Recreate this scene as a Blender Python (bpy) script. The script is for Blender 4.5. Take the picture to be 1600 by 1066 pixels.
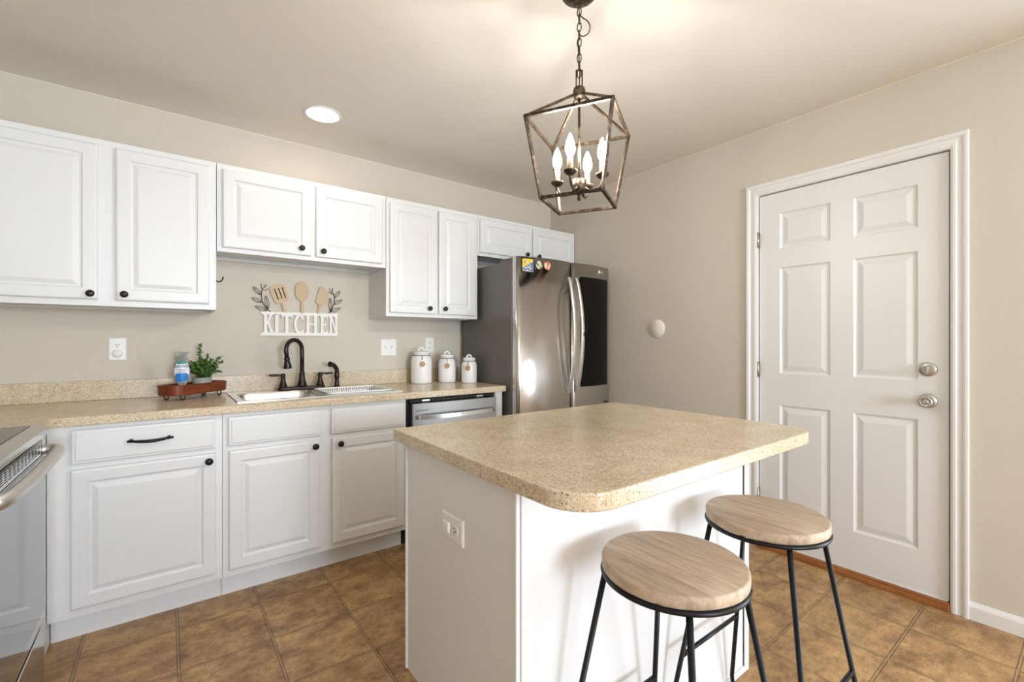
import bpy, bmesh, math, random
from mathutils import Vector, Matrix
random.seed(7)
for o in list(bpy.data.objects): bpy.data.objects.remove(o)
SC = bpy.context.scene
COL = SC.collection
PI = math.pi

# ---------------------------------------------------------------- camera
cd = bpy.data.cameras.new('camera'); cam = bpy.data.objects.new('camera', cd); COL.objects.link(cam)
cam.location = (0, 0, 1.208); cam.rotation_euler = (PI/2, 0, -math.radians(37.195))
cd.sensor_width = 36; cd.lens = 709.54*36/1600; cd.shift_y = 1.3/1600; cd.clip_start = .02
SC.camera = cam
# ---------------------------------------------------------------- world, light, exposure
SC.view_settings.view_transform = 'Standard'; SC.view_settings.look = 'None'
SC.view_settings.gamma = 1; SC.view_settings.use_curve_mapping = False
SC.view_settings.exposure = 0.0
w = bpy.data.worlds.new('world'); SC.world = w; w.use_nodes = True
w.node_tree.nodes['Background'].inputs[0].default_value = (.80, .89, 1, 1)
w.node_tree.nodes['Background'].inputs[1].default_value = 1.0
SC.cycles.max_bounces = 10; SC.cycles.diffuse_bounces = 6; SC.cycles.sample_clamp_indirect = 6
SC.cycles.caustics_reflective = False; SC.cycles.caustics_refractive = False
WINDOW_W = 88      # daylight through the patio door behind the camera, right
WINDOW2_W = 296     # daylight through the window behind the camera, left
CAN_L = 5.5          # recessed lamp discs (radiance)
BULB_L = 290         # pendant bulbs

def area(name, loc, rot, sx, sy, power, color, spread=PI):
    l = bpy.data.lights.new(name, 'AREA'); l.shape = 'RECTANGLE'; l.size = sx; l.size_y = sy
    l.energy = power; l.color = color; l.spread = spread
    o = bpy.data.objects.new(name, l); COL.objects.link(o); o.location = loc; o.rotation_euler = rot
    return o
R, B, H = 2.795, 3.099, 2.4585      # right wall, back wall, ceiling
LW, FW = -1.0, -5.4                 # left wall, rear wall behind the camera
area('daylight_patio', (R+.16, -1.10, 1.06), (PI/2, 0, PI/2), 1.55, 1.95, WINDOW_W, (.80, .90, 1.0))
area('daylight_window', (.62, FW-.12, 1.52), (PI/2, 0, 0), 1.5, 1.3, WINDOW2_W, (.80, .90, 1.0))

# ---------------------------------------------------------------- materials
def s2l(c):
    return tuple(((x/255)/12.92 if x/255 <= .04045 else ((x/255+.055)/1.055)**2.4) for x in c)
def mat(name, rgb, rough=.5, metal=0, **k):
    m = bpy.data.materials.new(name); m.use_nodes = True
    b = m.node_tree.nodes['Principled BSDF']
    b.inputs['Base Color'].default_value = (*rgb, 1); b.inputs['Roughness'].default_value = rough
    b.inputs['Metallic'].default_value = metal
    for kk, v in k.items(): b.inputs[kk.replace('_', ' ')].default_value = v
    return m
class N:
    def __init__(s, m): s.t = m.node_tree; s.b = s.t.nodes['Principled BSDF']
    def n(s, typ, **k):
        x = s.t.nodes.new('ShaderNode'+typ)
        for a, v in k.items():
            if a.startswith('i_'): x.inputs[int(a[2:])].default_value = v
            else: setattr(x, a, v)
        return x
    def l(s, a, b): s.t.links.new(a, b)
    def math(s, op, a, b=None, c=None):
        x = s.n('Math', operation=op)
        for i, v in enumerate((a, b, c)):
            if v is None: continue
            if isinstance(v, (int, float)): x.inputs[i].default_value = v
            else: s.l(v, x.inputs[i])
        return x.outputs[0]
    def mix(s, f, a, b):
        x = s.n('Mix', data_type='RGBA')
        for i, v in ((0, f), (6, a), (7, b)):
            if isinstance(v, (int, float)): x.inputs[i].default_value = v
            elif isinstance(v, tuple): x.inputs[i].default_value = (*v, 1)
            else: s.l(v, x.inputs[i])
        return x.outputs[2]
    def noise(s, vec, scale, detail=3, rough=.5):
        x = s.n('TexNoise'); x.inputs['Scale'].default_value = scale; x.inputs['Detail'].default_value = detail
        x.inputs['Roughness'].default_value = rough
        if vec is not None: s.l(vec, x.inputs['Vector'])
        return x.outputs['Fac']
    def ramp(s, f, lo, hi):
        x = s.n('MapRange'); s.l(f, x.inputs[0]); x.inputs[1].default_value = lo; x.inputs[2].default_value = hi
        return x.outputs[0]
    def pos(s): return s.n('NewGeometry').outputs['Position']
    def obj(s): return s.n('TexCoord').outputs['Object']
    def scale(s, vec, sc):
        x = s.n('Mapping'); s.l(vec, x.inputs[0]); x.inputs['Scale'].default_value = sc; return x.outputs[0]
    def bump(s, h, st, dist=.002):
        x = s.n('Bump'); x.inputs['Strength'].default_value = st; x.inputs['Distance'].default_value = dist
        s.l(h, x.inputs['Height']); s.l(x.outputs[0], s.b.inputs['Normal'])

def painted_wall(name, rgb, bump=.35, sc=140):
    m = mat(name, rgb, .75); q = N(m); p = q.pos()
    q.bump(q.noise(p, sc, 3, .6), bump, .0025)
    return m
WALL = painted_wall('beige_wall_paint', (.61, .565, .495), .6, 120)
CEIL = painted_wall('ceiling_paint', (.78, .755, .70), .25, 110)
TRIMW = mat('white_trim_paint', (.77, .775, .78), .42)
CAULK = mat('pale_paint_bead', (.80, .75, .64), .6)
def cab_mat():
    m = mat('white_cabinet_paint', (.75, .76, .77), .36); q = N(m)
    f = q.noise(q.scale(q.pos(), (3, 3, 30)), 6, 4, .6); q.bump(f, .08, .001); return m
CAB = cab_mat()
DOORP = mat('white_door_paint', (.75, .76, .775), .38)
BLACK = mat('black_metal', (.006, .006, .007), .36, 0, Specular_IOR_Level=.3)
DARK = mat('dark_gap', (.01, .01, .01), .8)
BRONZE = mat('oil_rubbed_bronze', (.022, .015, .011), .28, .35)
def worn_bronze():
    m = mat('worn_bronze', (.1, .07, .045), .42, .7); q = N(m)
    f = q.ramp(q.noise(q.pos(), 55, 5, .7), .48, .66)
    q.l(q.mix(f, (.045, .030, .020), (.17, .125, .08)), q.b.inputs[0]); return m
WORN = worn_bronze()
def counter():
    m = mat('speckled_laminate', (.6, .5, .36), .24); q = N(m); p = q.pos()
    base = q.mix(q.ramp(q.noise(p, 9, 4, .6), .35, .7), s2l((212, 195, 168)), s2l((195, 175, 145)))
    def speck(scale, thr, seed):
        v = q.n('TexVoronoi'); v.inputs['Scale'].default_value = scale
        mp = q.n('Mapping'); q.l(p, mp.inputs[0]); mp.inputs['Location'].default_value = (seed, seed*2, 3)
        q.l(mp.outputs[0], v.inputs['Vector'])
        d = q.math('LESS_THAN', v.outputs['Distance'], thr)
        sp = q.n('SeparateColor'); q.l(v.outputs['Color'], sp.inputs[0])
        return d, sp.outputs[0]
    d, r = speck(170, .34, 1); f = q.math('MULTIPLY', d, q.math('GREATER_THAN', r, .70))
    c = q.mix(q.math('MULTIPLY', f, .75), base, s2l((96, 78, 62)))
    d, r = speck(120, .40, 5); f = q.math('MULTIPLY', d, q.math('GREATER_THAN', r, .62))
    c = q.mix(q.math('MULTIPLY', f, .7), c, s2l((224, 214, 200)))
    d, r = speck(260, .40, 9); f = q.math('MULTIPLY', d, q.math('GREATER_THAN', r, .6))
    c = q.mix(q.math('MULTIPLY', f, .55), c, s2l((128, 108, 86)))
    q.l(c, q.b.inputs[0]); return m
COUNTER = counter()
def floor_mat():
    m = mat('brown_stone_tile', (.3, .2, .1), .38); q = N(m); p = q.pos()
    sp = q.n('SeparateXYZ'); q.l(p, sp.inputs[0])
    ux = q.math('DIVIDE', q.math('SUBTRACT', sp.outputs[0], .034-.307*40), .307)
    uy = q.math('DIVIDE', q.math('SUBTRACT', sp.outputs[1], .205-.309*40), .309)
    ix, iy = q.math('FLOOR', ux), q.math('FLOOR', uy)
    dx = q.math('MULTIPLY', q.math('ABSOLUTE', q.math('SUBTRACT', q.math('FRACT', q.math('ADD', ux, .5)), .5)), .307)
    dy = q.math('MULTIPLY', q.math('ABSOLUTE', q.math('SUBTRACT', q.math('FRACT', q.math('ADD', uy, .5)), .5)), .309)
    dm = q.math('MINIMUM', dx, dy)
    cv = q.n('CombineXYZ'); q.l(ix, cv.inputs[0]); q.l(iy, cv.inputs[1])
    wn = q.n('TexWhiteNoise'); q.l(cv.outputs[0], wn.inputs['Vector'])
    off = q.n('VectorMath', operation='SCALE'); q.l(wn.outputs['Color'], off.inputs[0]); off.inputs[3].default_value = 9
    ad = q.n('VectorMath', operation='ADD'); q.l(p, ad.inputs[0]); q.l(off.outputs[0], ad.inputs[1])
    st = q.scale(ad.outputs[0], (1, 1.35, 1))
    n1 = q.ramp(q.noise(st, 7, 9, .74), .36, .64)
    n2 = q.ramp(q.noise(st, 38, 8, .85), .53, .60)
    n3 = q.ramp(q.noise(q.scale(ad.outputs[0], (1, 2.2, 1)), 75, 5, .75), .58, .66)
    c = q.mix(n1, s2l((126, 90, 56)), s2l((204, 166, 114)))
    c = q.mix(q.math('MULTIPLY', n2, .62), c, s2l((104, 70, 42)))
    c = q.mix(q.math('MULTIPLY', n3, .7), c, s2l((78, 50, 30)))
    c = q.mix(q.math('MULTIPLY', q.math('SUBTRACT', wn.outputs['Value'], .0), .18), c, s2l((192, 152, 104)))
    groove = q.math('MULTIPLY', q.math('LESS_THAN', dm, .0062), q.math('GREATER_THAN', dm, .0034))
    ing = q.math('LESS_THAN', dm, .0034)
    c = q.mix(q.math('MULTIPLY', ing, .35), c, s2l((150, 120, 86)))
    c = q.mix(q.math('MULTIPLY', groove, .8), c, s2l((66, 44, 28)))
    q.l(c, q.b.inputs[0])
    hgt = q.math('SUBTRACT', q.math('MULTIPLY', q.noise(st, 30, 5, .7), .5), q.math('MULTIPLY', groove, 1.0))
    q.bump(hgt, .35, .002); return m
FLOOR = floor_mat()
def wood(name, a, b, dark, axis=1, planks=.055, rough=.5, sc=1.0):
    m = mat(name, a, rough); q = N(m); p = q.obj()
    sp = q.n('SeparateXYZ'); q.l(p, sp.inputs[0])
    ac = sp.outputs[0 if axis == 1 else 1]
    k = q.math('FLOOR', q.math('DIVIDE', q.math('ADD', ac, 5.02), planks))
    wn = q.n('TexWhiteNoise', noise_dimensions='1D'); q.l(k, wn.inputs['W'])
    off = q.n('VectorMath', operation='SCALE'); q.l(wn.outputs['Color'], off.inputs[0]); off.inputs[3].default_value = 7
    ad = q.n('VectorMath', operation='ADD'); q.l(p, ad.inputs[0]); q.l(off.outputs[0], ad.inputs[1])
    g = q.scale(ad.outputs[0], (22*sc, 2.2*sc, 10*sc) if axis == 1 else (2.2*sc, 22*sc, 10*sc))
    n1 = q.ramp(q.noise(g, 3, 6, .65), .36, .66)
    n2 = q.ramp(q.noise(g, 11, 5, .7), .5, .75)
    c = q.mix(n1, a, b); c = q.mix(q.math('MULTIPLY', n2, .45), c, dark)
    c = q.mix(q.math('MULTIPLY', wn.outputs['Value'], .30), c, dark)
    q.l(c, q.b.inputs[0]); q.bump(n2, .1, .001); return m
SEATW = wood('washed_oak', s2l((206, 188, 166)), s2l((172, 149, 124)), s2l((124, 101, 80)), planks=.075)
REDWOOD = wood('red_mahogany', s2l((140, 66, 32)), s2l((96, 42, 22)), s2l((44, 18, 10)), 0, .2, .3, 1)
ORANGEW = wood('orange_oak', s2l((182, 118, 66)), s2l((150, 90, 46)), s2l((100, 56, 26)), 1, .4, .4)
TANW = wood('tan_plywood', s2l((212, 190, 160)), s2l((198, 174, 142)), s2l((170, 144, 112)), 1, .5, .6, 2)
def steel(name, rgb, rough, bands=(1, 1, 60), metal=1):
    m = mat(name, rgb, rough, metal); q = N(m)
    f = q.noise(q.scale(q.pos(), bands), 8, 4, .6)
    mr = q.n('MapRange'); q.l(f, mr.inputs[0]); mr.inputs[3].default_value = rough-.07; mr.inputs[4].default_value = rough+.07
    q.l(mr.outputs[0], q.b.inputs['Roughness']); return m
STEEL = steel('brushed_steel', (.60, .58, .56), .21, (.4, .4, .4))
STEELD = steel('dishwasher_steel', (.33, .325, .315), .33, (.4, .4, .4))
STEELB = steel('bright_steel', (.74, .73, .72), .24, (2, 2, 2))
HANDLE = steel('satin_handle_steel', (.70, .69, .67), .38, (2, 2, 2))
SIDEG = mat('grey_painted_steel', (.125, .115, .10), .34)
NICKEL = mat('satin_nickel', (.55, .54, .52), .24, 1)
BGLASS = mat('black_glass', (.006, .005, .004), .05, 0, Specular_IOR_Level=.16)
OVENG = mat('mirror_oven_glass', (.30, .33, .38), .07, .8)
OVENS = mat('oven_steel', (.56, .55, .54), .16, 1)
COOKTOP = mat('cooktop_glass', (.012, .013, .014), .12)
PLASTIC = mat('white_plastic', (.82, .82, .80), .35)
ROUNDP = mat('warm_white_plastic', (.80, .77, .72), .5)
SIGNW = mat('white_sign_paint', (.84, .82, .79), .5)
CERAMIC = mat('white_glazed_ceramic', (.86, .86, .87), .14)
def tagm():
    m = mat('wooden_tag', s2l((186, 146, 112)), .6); q = N(m)
    q.l(q.mix(q.ramp(q.noise(q.pos(), 300, 3), .4, .6), s2l((200, 160, 126)), s2l((160, 120, 90))), q.b.inputs[0]); return m
TAG = tagm()
TWINE = mat('brown_twine', s2l((120, 100, 84)), .9)
POT = mat('grey_pot', s2l((152, 156, 152)), .6)
def leafm():
    m = mat('green_leaf', (.06, .14, .03), .5); q = N(m)
    q.l(q.mix(q.ramp(q.noise(q.pos(), 60, 2), .35, .65), s2l((38, 66, 24)), s2l((104, 140, 62))), q.b.inputs[0]); return m
LEAF = leafm()
STEM = mat('plant_stem', s2l((60, 62, 34)), .7)
LABELB = mat('blue_label', s2l((40, 128, 206)), .35)
LABELW = mat('white_label', s2l((226, 232, 240)), .35)
LABELG = mat('teal_label', s2l((22, 138, 126)), .35)
NAVY = mat('navy_print', s2l((28, 48, 112)), .5)
YELLOW = mat('yellow_plastic', s2l((216, 190, 78)), .4)
CLEAR = mat('clear_bottle_plastic', (.80, .88, .94), .08, 0, Transmission_Weight=.85, IOR=1.3)
def emis(name, rgb, st):
    m = mat(name, rgb, .5); b = m.node_tree.nodes['Principled BSDF']
    b.inputs['Emission Color'].default_value = (*rgb, 1); b.inputs['Emission Strength'].default_value = st; return m
CANL = emis('lamp_diffuser', (1, .96, .90), CAN_L)
BULB = emis('bulb_glow', (1, .955, .87), BULB_L)
CANDLE = mat('candle_sleeve', s2l((214, 190, 140)), .5)

# ---------------------------------------------------------------- mesh helpers
def bm_(): return bmesh.new()
def quad(bm, ps, mi=0):
    f = bm.faces.new([bm.verts.new(p) for p in ps]); f.material_index = mi; return f
def box(bm, x0, y0, z0, x1, y1, z1, bev=0, seg=2, mi=0):
    t = bmesh.new()
    bmesh.ops.create_cube(t, size=1)
    for v in t.verts:
        v.co = Vector(((x0+x1)/2+v.co.x*(x1-x0), (y0+y1)/2+v.co.y*(y1-y0), (z0+z1)/2+v.co.z*(z1-z0)))
    if bev: bmesh.ops.bevel(t, geom=list(t.edges), offset=bev, segments=seg, affect='EDGES', profile=.5)
    merge(bm, t, mi)
def merge(bm, t, mi=0, M=None):
    mp = {}
    for v in t.verts: mp[v] = bm.verts.new(M @ v.co if M else v.co)
    for f in t.faces:
        try:
            g = bm.faces.new([mp[v] for v in f.verts]); g.material_index = mi or f.material_index; g.smooth = f.smooth
        except ValueError: pass
    t.free()
def ringloft(bm, rings, close=True, cap0=True, cap1=True, smooth=True, mi=0):
    vs = [[bm.verts.new(p) for p in r] for r in rings]
    for a, b in zip(vs, vs[1:]):
        n = len(a)
        for i in range(n if close else n-1):
            j = (i+1) % n
            try:
                f = bm.faces.new((a[i], a[j], b[j], b[i])); f.smooth = smooth; f.material_index = mi
            except ValueError: pass
    if cap0: f = bm.faces.new(vs[0][::-1]); f.material_index = mi
    if cap1: f = bm.faces.new(vs[-1]); f.material_index = mi
def tube(bm, pts, r, n=10, closed=False, mi=0, cap=True):
    pts = [Vector(p) for p in pts]; m = len(pts)
    rs = r if isinstance(r, (list, tuple)) else [r]*m
    rings = []; up = None
    for i in range(m):
        if closed: t = pts[(i+1) % m]-pts[i-1]
        else: t = pts[min(i+1, m-1)]-pts[max(i-1, 0)]
        t.normalize()
        if up is None:
            up = Vector((0, 0, 1)) if abs(t.z) < .9 else Vector((1, 0, 0))
        up = (up-t*up.dot(t)); up.normalize(); sd = t.cross(up)
        rings.append([pts[i]+(up*math.cos(2*PI*k/n)+sd*math.sin(2*PI*k/n))*rs[i] for k in range(n)])
    if closed: rings.append(rings[0]); ringloft(bm, rings, True, False, False, mi=mi); bmesh.ops.remove_doubles(bm, verts=bm.verts, dist=1e-6)
    else: ringloft(bm, rings, True, cap, cap, mi=mi)
def smooth_path(ps, k=6):
    ps = [Vector(p) for p in ps]; out = []
    for i in range(len(ps)-1):
        p0, p1, p2, p3 = ps[max(i-1, 0)], ps[i], ps[i+1], ps[min(i+2, len(ps)-1)]
        for j in range(k):
            t = j/k
            out.append(.5*((2*p1)+(p2-p0)*t+(2*p0-5*p1+4*p2-p3)*t*t+(3*p1-p0-3*p2+p3)*t**3))
    out.append(ps[-1]); return out
def lathe(bm, prof, c=(0, 0, 0), n=32, axis='z', mi=0, sx=1, sy=1):
    c = Vector(c); rings = []
    for r, h in prof:
        ring = []
        for k in range(n):
            a = 2*PI*k/n; x, y = r*math.cos(a)*sx, r*math.sin(a)*sy
            ring.append(c+{'z': Vector((x, y, h)), '-x': Vector((-h, x, y)), '-y': Vector((x, -h, y))}[axis])
        rings.append(ring)
    ringloft(bm, rings, True, prof[0][0] > 1e-5, prof[-1][0] > 1e-5, mi=mi)
def prism(bm, pts, f, n0, n1, mi=0):
    """outline pts (u,v) extruded from n0 to n1 through mapping f(u,v,n)"""
    ringloft(bm, [[f(u, v, n0) for u, v in pts], [f(u, v, n1) for u, v in pts]], smooth=False, mi=mi)
def frontY(y): return lambda u, v, n: Vector((u, y-n, v))
def frontX(x): return lambda u, v, n: Vector((x-n, u, v))      # faces -X
def rectring(r, i):
    u0, v0, u1, v1 = r; return [(u0+i, v0+i), (u1-i, v0+i), (u1-i, v1-i), (u0+i, v1-i)]
def ringpanel(bm, rect, prof, f, back=True):
    rings = [[f(u, v, n) for u, v in rectring(rect, i)] for i, n in prof]
    ringloft(bm, rings, True, back, True, smooth=False)
RAISED = [(0, 0), (0, .015), (.004, .019), (.010, .020), (.049, .020), (.053, .0145), (.058, .0125), (.063, .0125), (.080, .0185), (.083, .019)]
SLAB = [(0, 0), (0, .013), (.004, .016), (.011, .0165), (.015, .019)]
def outline(x0, y0, x1, y1, rad, inset=0, n=10):
    """rounded rectangle, rad = radii for corners (x0y0, x1y0, x1y1, x0y1)"""
    pts = []
    for (cx, cy, sx, sy, a0), r in zip(((x0, y0, 1, 1, PI), (x1, y0, -1, 1, 1.5*PI), (x1, y1, -1, -1, 0), (x0, y1, 1, -1, .5*PI)), rad):
        ccx, ccy = cx+sx*r, cy+sy*r; rr = max(r-inset, .0005)
        for k in range(n+1):
            a = a0+k/n*PI/2
            pts.append((ccx+rr*math.cos(a), ccy+rr*math.sin(a)))
    return pts

OFF = {}
def build(name, bm, m, parent=None, loc=None, local=False, smooth_angle=None, recalc=True):
    if recalc: bmesh.ops.recalc_face_normals(bm, faces=bm.faces)
    me = bpy.data.meshes.new(name)
    base = Vector((0, 0, 0)) if local else (OFF[parent] if parent else Vector(loc or (0, 0, 0)))
    if not local:
        for v in bm.verts: v.co -= base
    bm.to_mesh(me); bm.free()
    for x in (m if isinstance(m, (list, tuple)) else [m]): me.materials.append(x)
    o = bpy.data.objects.new(name, me); COL.objects.link(o)
    if parent: o.parent = parent; OFF[o] = base
    else: o.location = base; OFF[o] = base
    return o
def tag(o, label, cat, group=None):
    o['label'] = label; o['category'] = cat
    if group: o['group'] = group
    return o
def thing(name, loc, label, cat, group=None, rz=0):
    o = bpy.data.objects.new(name, None); COL.objects.link(o); o.location = loc; o.rotation_euler = (0, 0, rz)
    o.empty_display_size = .05; OFF[o] = Vector(loc); return tag(o, label, cat, group)
def struct(name, bm, m, parent=None, recalc=True):
    o = build(name, bm, m, parent, recalc=recalc)
    if not parent: o['kind'] = 'structure'
    return o
def copy_tree(o, parent=None):
    c = o.copy(); COL.objects.link(c)
    if parent: c.parent = parent
    for ch in list(o.children): copy_tree(ch, c)
    return c
def text_bm(txt, size, f, depth, sx=1.0):
    cu = bpy.data.curves.new('t', 'FONT'); cu.body = txt; cu.size = size; cu.extrude = 0
    cu.align_x = 'CENTER'; cu.align_y = 'CENTER'; cu.resolution_u = 3
    o = bpy.data.objects.new('t', cu); COL.objects.link(o)
    bpy.context.view_layer.update()
    me = bpy.data.meshes.new_from_object(o.evaluated_get(bpy.context.evaluated_depsgraph_get()))
    bpy.data.objects.remove(o); bpy.data.curves.remove(cu)
    t = bmesh.new(); t.from_mesh(me); bpy.data.meshes.remove(me)
    g = bmesh.ops.extrude_face_region(t, geom=list(t.faces))
    ex = set(v for v in g['geom'] if isinstance(v, bmesh.types.BMVert))
    for v in t.verts: v.co = f(v.co.x*sx, v.co.y, depth if v in ex else 0)
    return t

# ================================================================ ROOM
bm = bm_(); box(bm, LW-.1, FW-.1, -.08, R+.1, B+.1, 0); struct('floor', bm, FLOOR)
bm = bm_(); box(bm, LW-.1, FW-.1, H, R+.1, B+.1, H+.08); struct('ceiling', bm, CEIL)
bm = bm_(); box(bm, LW-.1, B, 0, R+.1, B+.1, H); struct('wall_back', bm, WALL)
bm = bm_(); box(bm, LW-.1, FW, 0, LW, B, H); struct('wall_left', bm, WALL)
# right wall with the door opening
DY0, DY1, DZ1 = .425, 1.272, 2.078
bm = bm_()
box(bm, R, FW, 0, R+.12, -1.90, H); box(bm, R, -1.90, 2.06, R+.12, -.30, H); box(bm, R, -.30, 0, R+.12, DY0, H); box(bm, R, DY1, 0, R+.12, B, H); box(bm, R, DY0, DZ1, R+.12, DY1, H)
struct('wall_right', bm, WALL)
# rear wall behind the camera with a patio door and a window
bm = bm_()
WX0, WX1 = -.16, 1.40
for a in ((LW-.1, 0, WX0, H), (WX0, 0, WX1, .84), (WX0, 2.20, WX1, H), (WX1, 0, R+.1, H)):
    box(bm, a[0], FW-.1, a[1], a[2], FW, a[3])
struct('wall_rear', bm, WALL)
def casement(name, x0, z0, x1, z1, mull):
    o = thing(name, ((x0+x1)/2, FW-.05, z0), '', ''); del o['label'], o['category']; o['kind'] = 'structure'
    bm = bm_(); t = .05
    for a in ((x0, z0, x0+t, z1), (x1-t, z0, x1, z1), (x0, z0, x1, z0+t), (x0, z1-t, x1, z1), (mull-.03, z0, mull+.03, z1)):
        box(bm, a[0], FW-.08, a[1], a[2], FW-.02, a[3])
    build('frame', bm, TRIMW, o)
o = thing('window_1', (R+.05, -1.10, 0), '', ''); del o['label'], o['category']; o['kind'] = 'structure'
bm = bm_()
for a in ((-1.90, 0, -1.84, 2.06), (-.36, 0, -.30, 2.06), (-1.84, 0, -.36, .06), (-1.84, 2.0, -.36, 2.06), (-1.14, .06, -1.06, 2.0)):
    box(bm, R+.03, a[0], a[1], R+.09, a[2], a[3])
build('frame', bm, TRIMW, o)
casement('window_2', WX0, .84, WX1, 2.20, .62)
# thin bead of paint where the walls meet the ceiling
bm = bm_(); s = .0035
quad(bm, [(LW, B-s, H-.0003), (R, B-s, H-.0003), (R, B-.0003, H-s), (LW, B-.0003, H-s)]); box(bm, LW, B-s, H-s, R, B-.0002, H-.0002)
box(bm, R-s, FW, H-s, R-.0002, B-s, H-.0002); struct('trim_1', bm, CAULK)
# baseboards
def baseboard(name, y0, y1):
    bm = bm_(); prof = [(0, 0), (.014, 0), (.014, .055), (.011, .063), (.007, .068), (.004, .074), (0, .076)]
    ringloft(bm, [[(R-a, y, b) for a, b in prof] for y in (y0, y1)], smooth=False); struct(name, bm, TRIMW)
baseboard('baseboard_right', -.30, .372); baseboard('baseboard_corner', 1.329, 2.3)

# ---------------------------------------------------------------- entry door
CO, CI = (.372, 1.329, 2.137), (.432, 1.266, 2.073)    # casing outer / inner
bm = bm_()
prof = [(0, 0), (0, .010), (.15, .014), (.30, .014), (.36, .011), (.62, .010), (.70, .016), (.80, .018), (.94, .018), (1, .014), (1, 0)]
rings = []
for k in range(4):
    ring = []
    for t, d in prof:
        yo = CI[0]+(CO[0]-CI[0])*t; y1 = CI[1]+(CO[1]-CI[1])*t; zz = CI[2]+(CO[2]-CI[2])*t
        ring.append([(R-d, yo, 0), (R-d, yo, zz), (R-d, y1, zz), (R-d, y1, 0)][k])
    rings.append(ring)
ringloft(bm, rings, smooth=False)
for a, b in ((.425, .4335), (1.2645, 1.272)): box(bm, R-.002, a, 0, R+.11, b, 2.078)
box(bm, R-.002, .4335, 2.0715, R+.11, 1.2645, 2.078)
for a in ((.4335, 0, .4455, 2.0715), (1.2525, 0, 1.2645, 2.0715), (.4455, 2.0595, 1.2525, 2.0715)):
    box(bm, R+.052, a[0], a[1], R+.064, a[2], a[3])
struct('trim_2', bm, TRIMW)
bm = bm_()
box(bm, R-.022, .4337, 0, R+.115, 1.2643, .024, .004); box(bm, R-.010, .4337, .022, R+.11, 1.2643, .033, .003)
struct('trim_3', bm, ORANGEW)
door = thing('door_1', (R+.03, .85, .04), '', ''); del door['label'], door['category']; door['kind'] = 'structure'
DX = R+.008; sc = (DX)/(R-.03)
ys = [.4395, .5378*sc, .786*sc, .8865*sc, 1.1325*sc, 1.2585]
zz = lambda z: 1.208+(z-1.208)*sc
zs = [.040, zz(.247), zz(.850), zz(1.029), zz(1.629), zz(1.736), zz(1.938), 2.066]
bm = bm_(); f = frontX(DX)
for i in range(5):
    for j in range(7):
        r = (ys[i], zs[j], ys[i+1], zs[j+1])
        if i in (1, 3) and j in (1, 3, 5):
            ringpanel(bm, r, [(0, 0), (.005, -.005), (.010, -.008), (.016, -.008), (.040, -.0015), (.043, -.001)], f, back=False)
        else: quad(bm, [f(u, v, 0) for u, v in rectring(r, 0)])
bmesh.ops.remove_doubles(bm, verts=bm.verts, dist=1e-5)
for a in (((ys[0], zs[0]), (ys[-1], zs[0])), ((ys[-1], zs[0]), (ys[-1], zs[-1])), ((ys[-1], zs[-1]), (ys[0], zs[-1])), ((ys[0], zs[-1]), (ys[0], zs[0]))):
    (a0, b0), (a1, b1) = a
    quad(bm, [f(a0, b0, 0), f(a1, b1, 0), f(a1, b1, -.044), f(a0, b0, -.044)])
quad(bm, [f(u, v, -.044) for u, v in rectring((ys[0], zs[0], ys[-1], zs[-1]), 0)])
build('slab', bm, DOORP, door)
bm = bm_(); box(bm, DX-.002, ys[0]+.004, .034, DX+.03, ys[-1]-.004, .041); build('sweep', bm, PLASTIC, door)
ky = .5085
bm = bm_(); lathe(bm, [(0, 0), (.033, 0), (.033, .004), (.030, .009), (.020, .012), (.0125, .014), (.0115, .028), (.016, .034), (.0255, .042), (.0275, .052), (.0255, .061), (.019, .066), (.0175, .064), (.010, .064), (0, .064)], (DX, ky, .935), 32, '-x')
k = build('knob', bm, NICKEL, door)
bm = bm_(); lathe(bm, [(0, .0), (.012, 0), (.012, .002), (.009, .003), (0, .003)], (DX-.0635, ky, .935), 20, '-x'); box(bm, DX-.070, ky-.0015, .928, DX-.066, ky+.0015, .942); build('lock_button', bm, NICKEL, k)
bm = bm_(); lathe(bm, [(0, 0), (.0325, 0), (.0325, .006), (.029, .011), (.018, .0125), (0, .0125)], (DX, ky+.001, 1.081), 32, '-x')
k = build('deadbolt', bm, NICKEL, door)
bm = bm_(); box(bm, DX-.030, ky-.004, 1.065, DX-.0115, ky+.006, 1.099, .003); build('thumb_turn', bm, NICKEL, k)
for z in (1.81, 1.046, .30):
    bm = bm_(); tube(bm, [(R-.006, 1.2615, z-.045), (R-.006, 1.2615, z+.045)], .0058, 12)
    box(bm, R-.004, 1.2605, z-.045, R+.02, 1.263, z+.045); build('hinge', bm, NICKEL, door)

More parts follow.
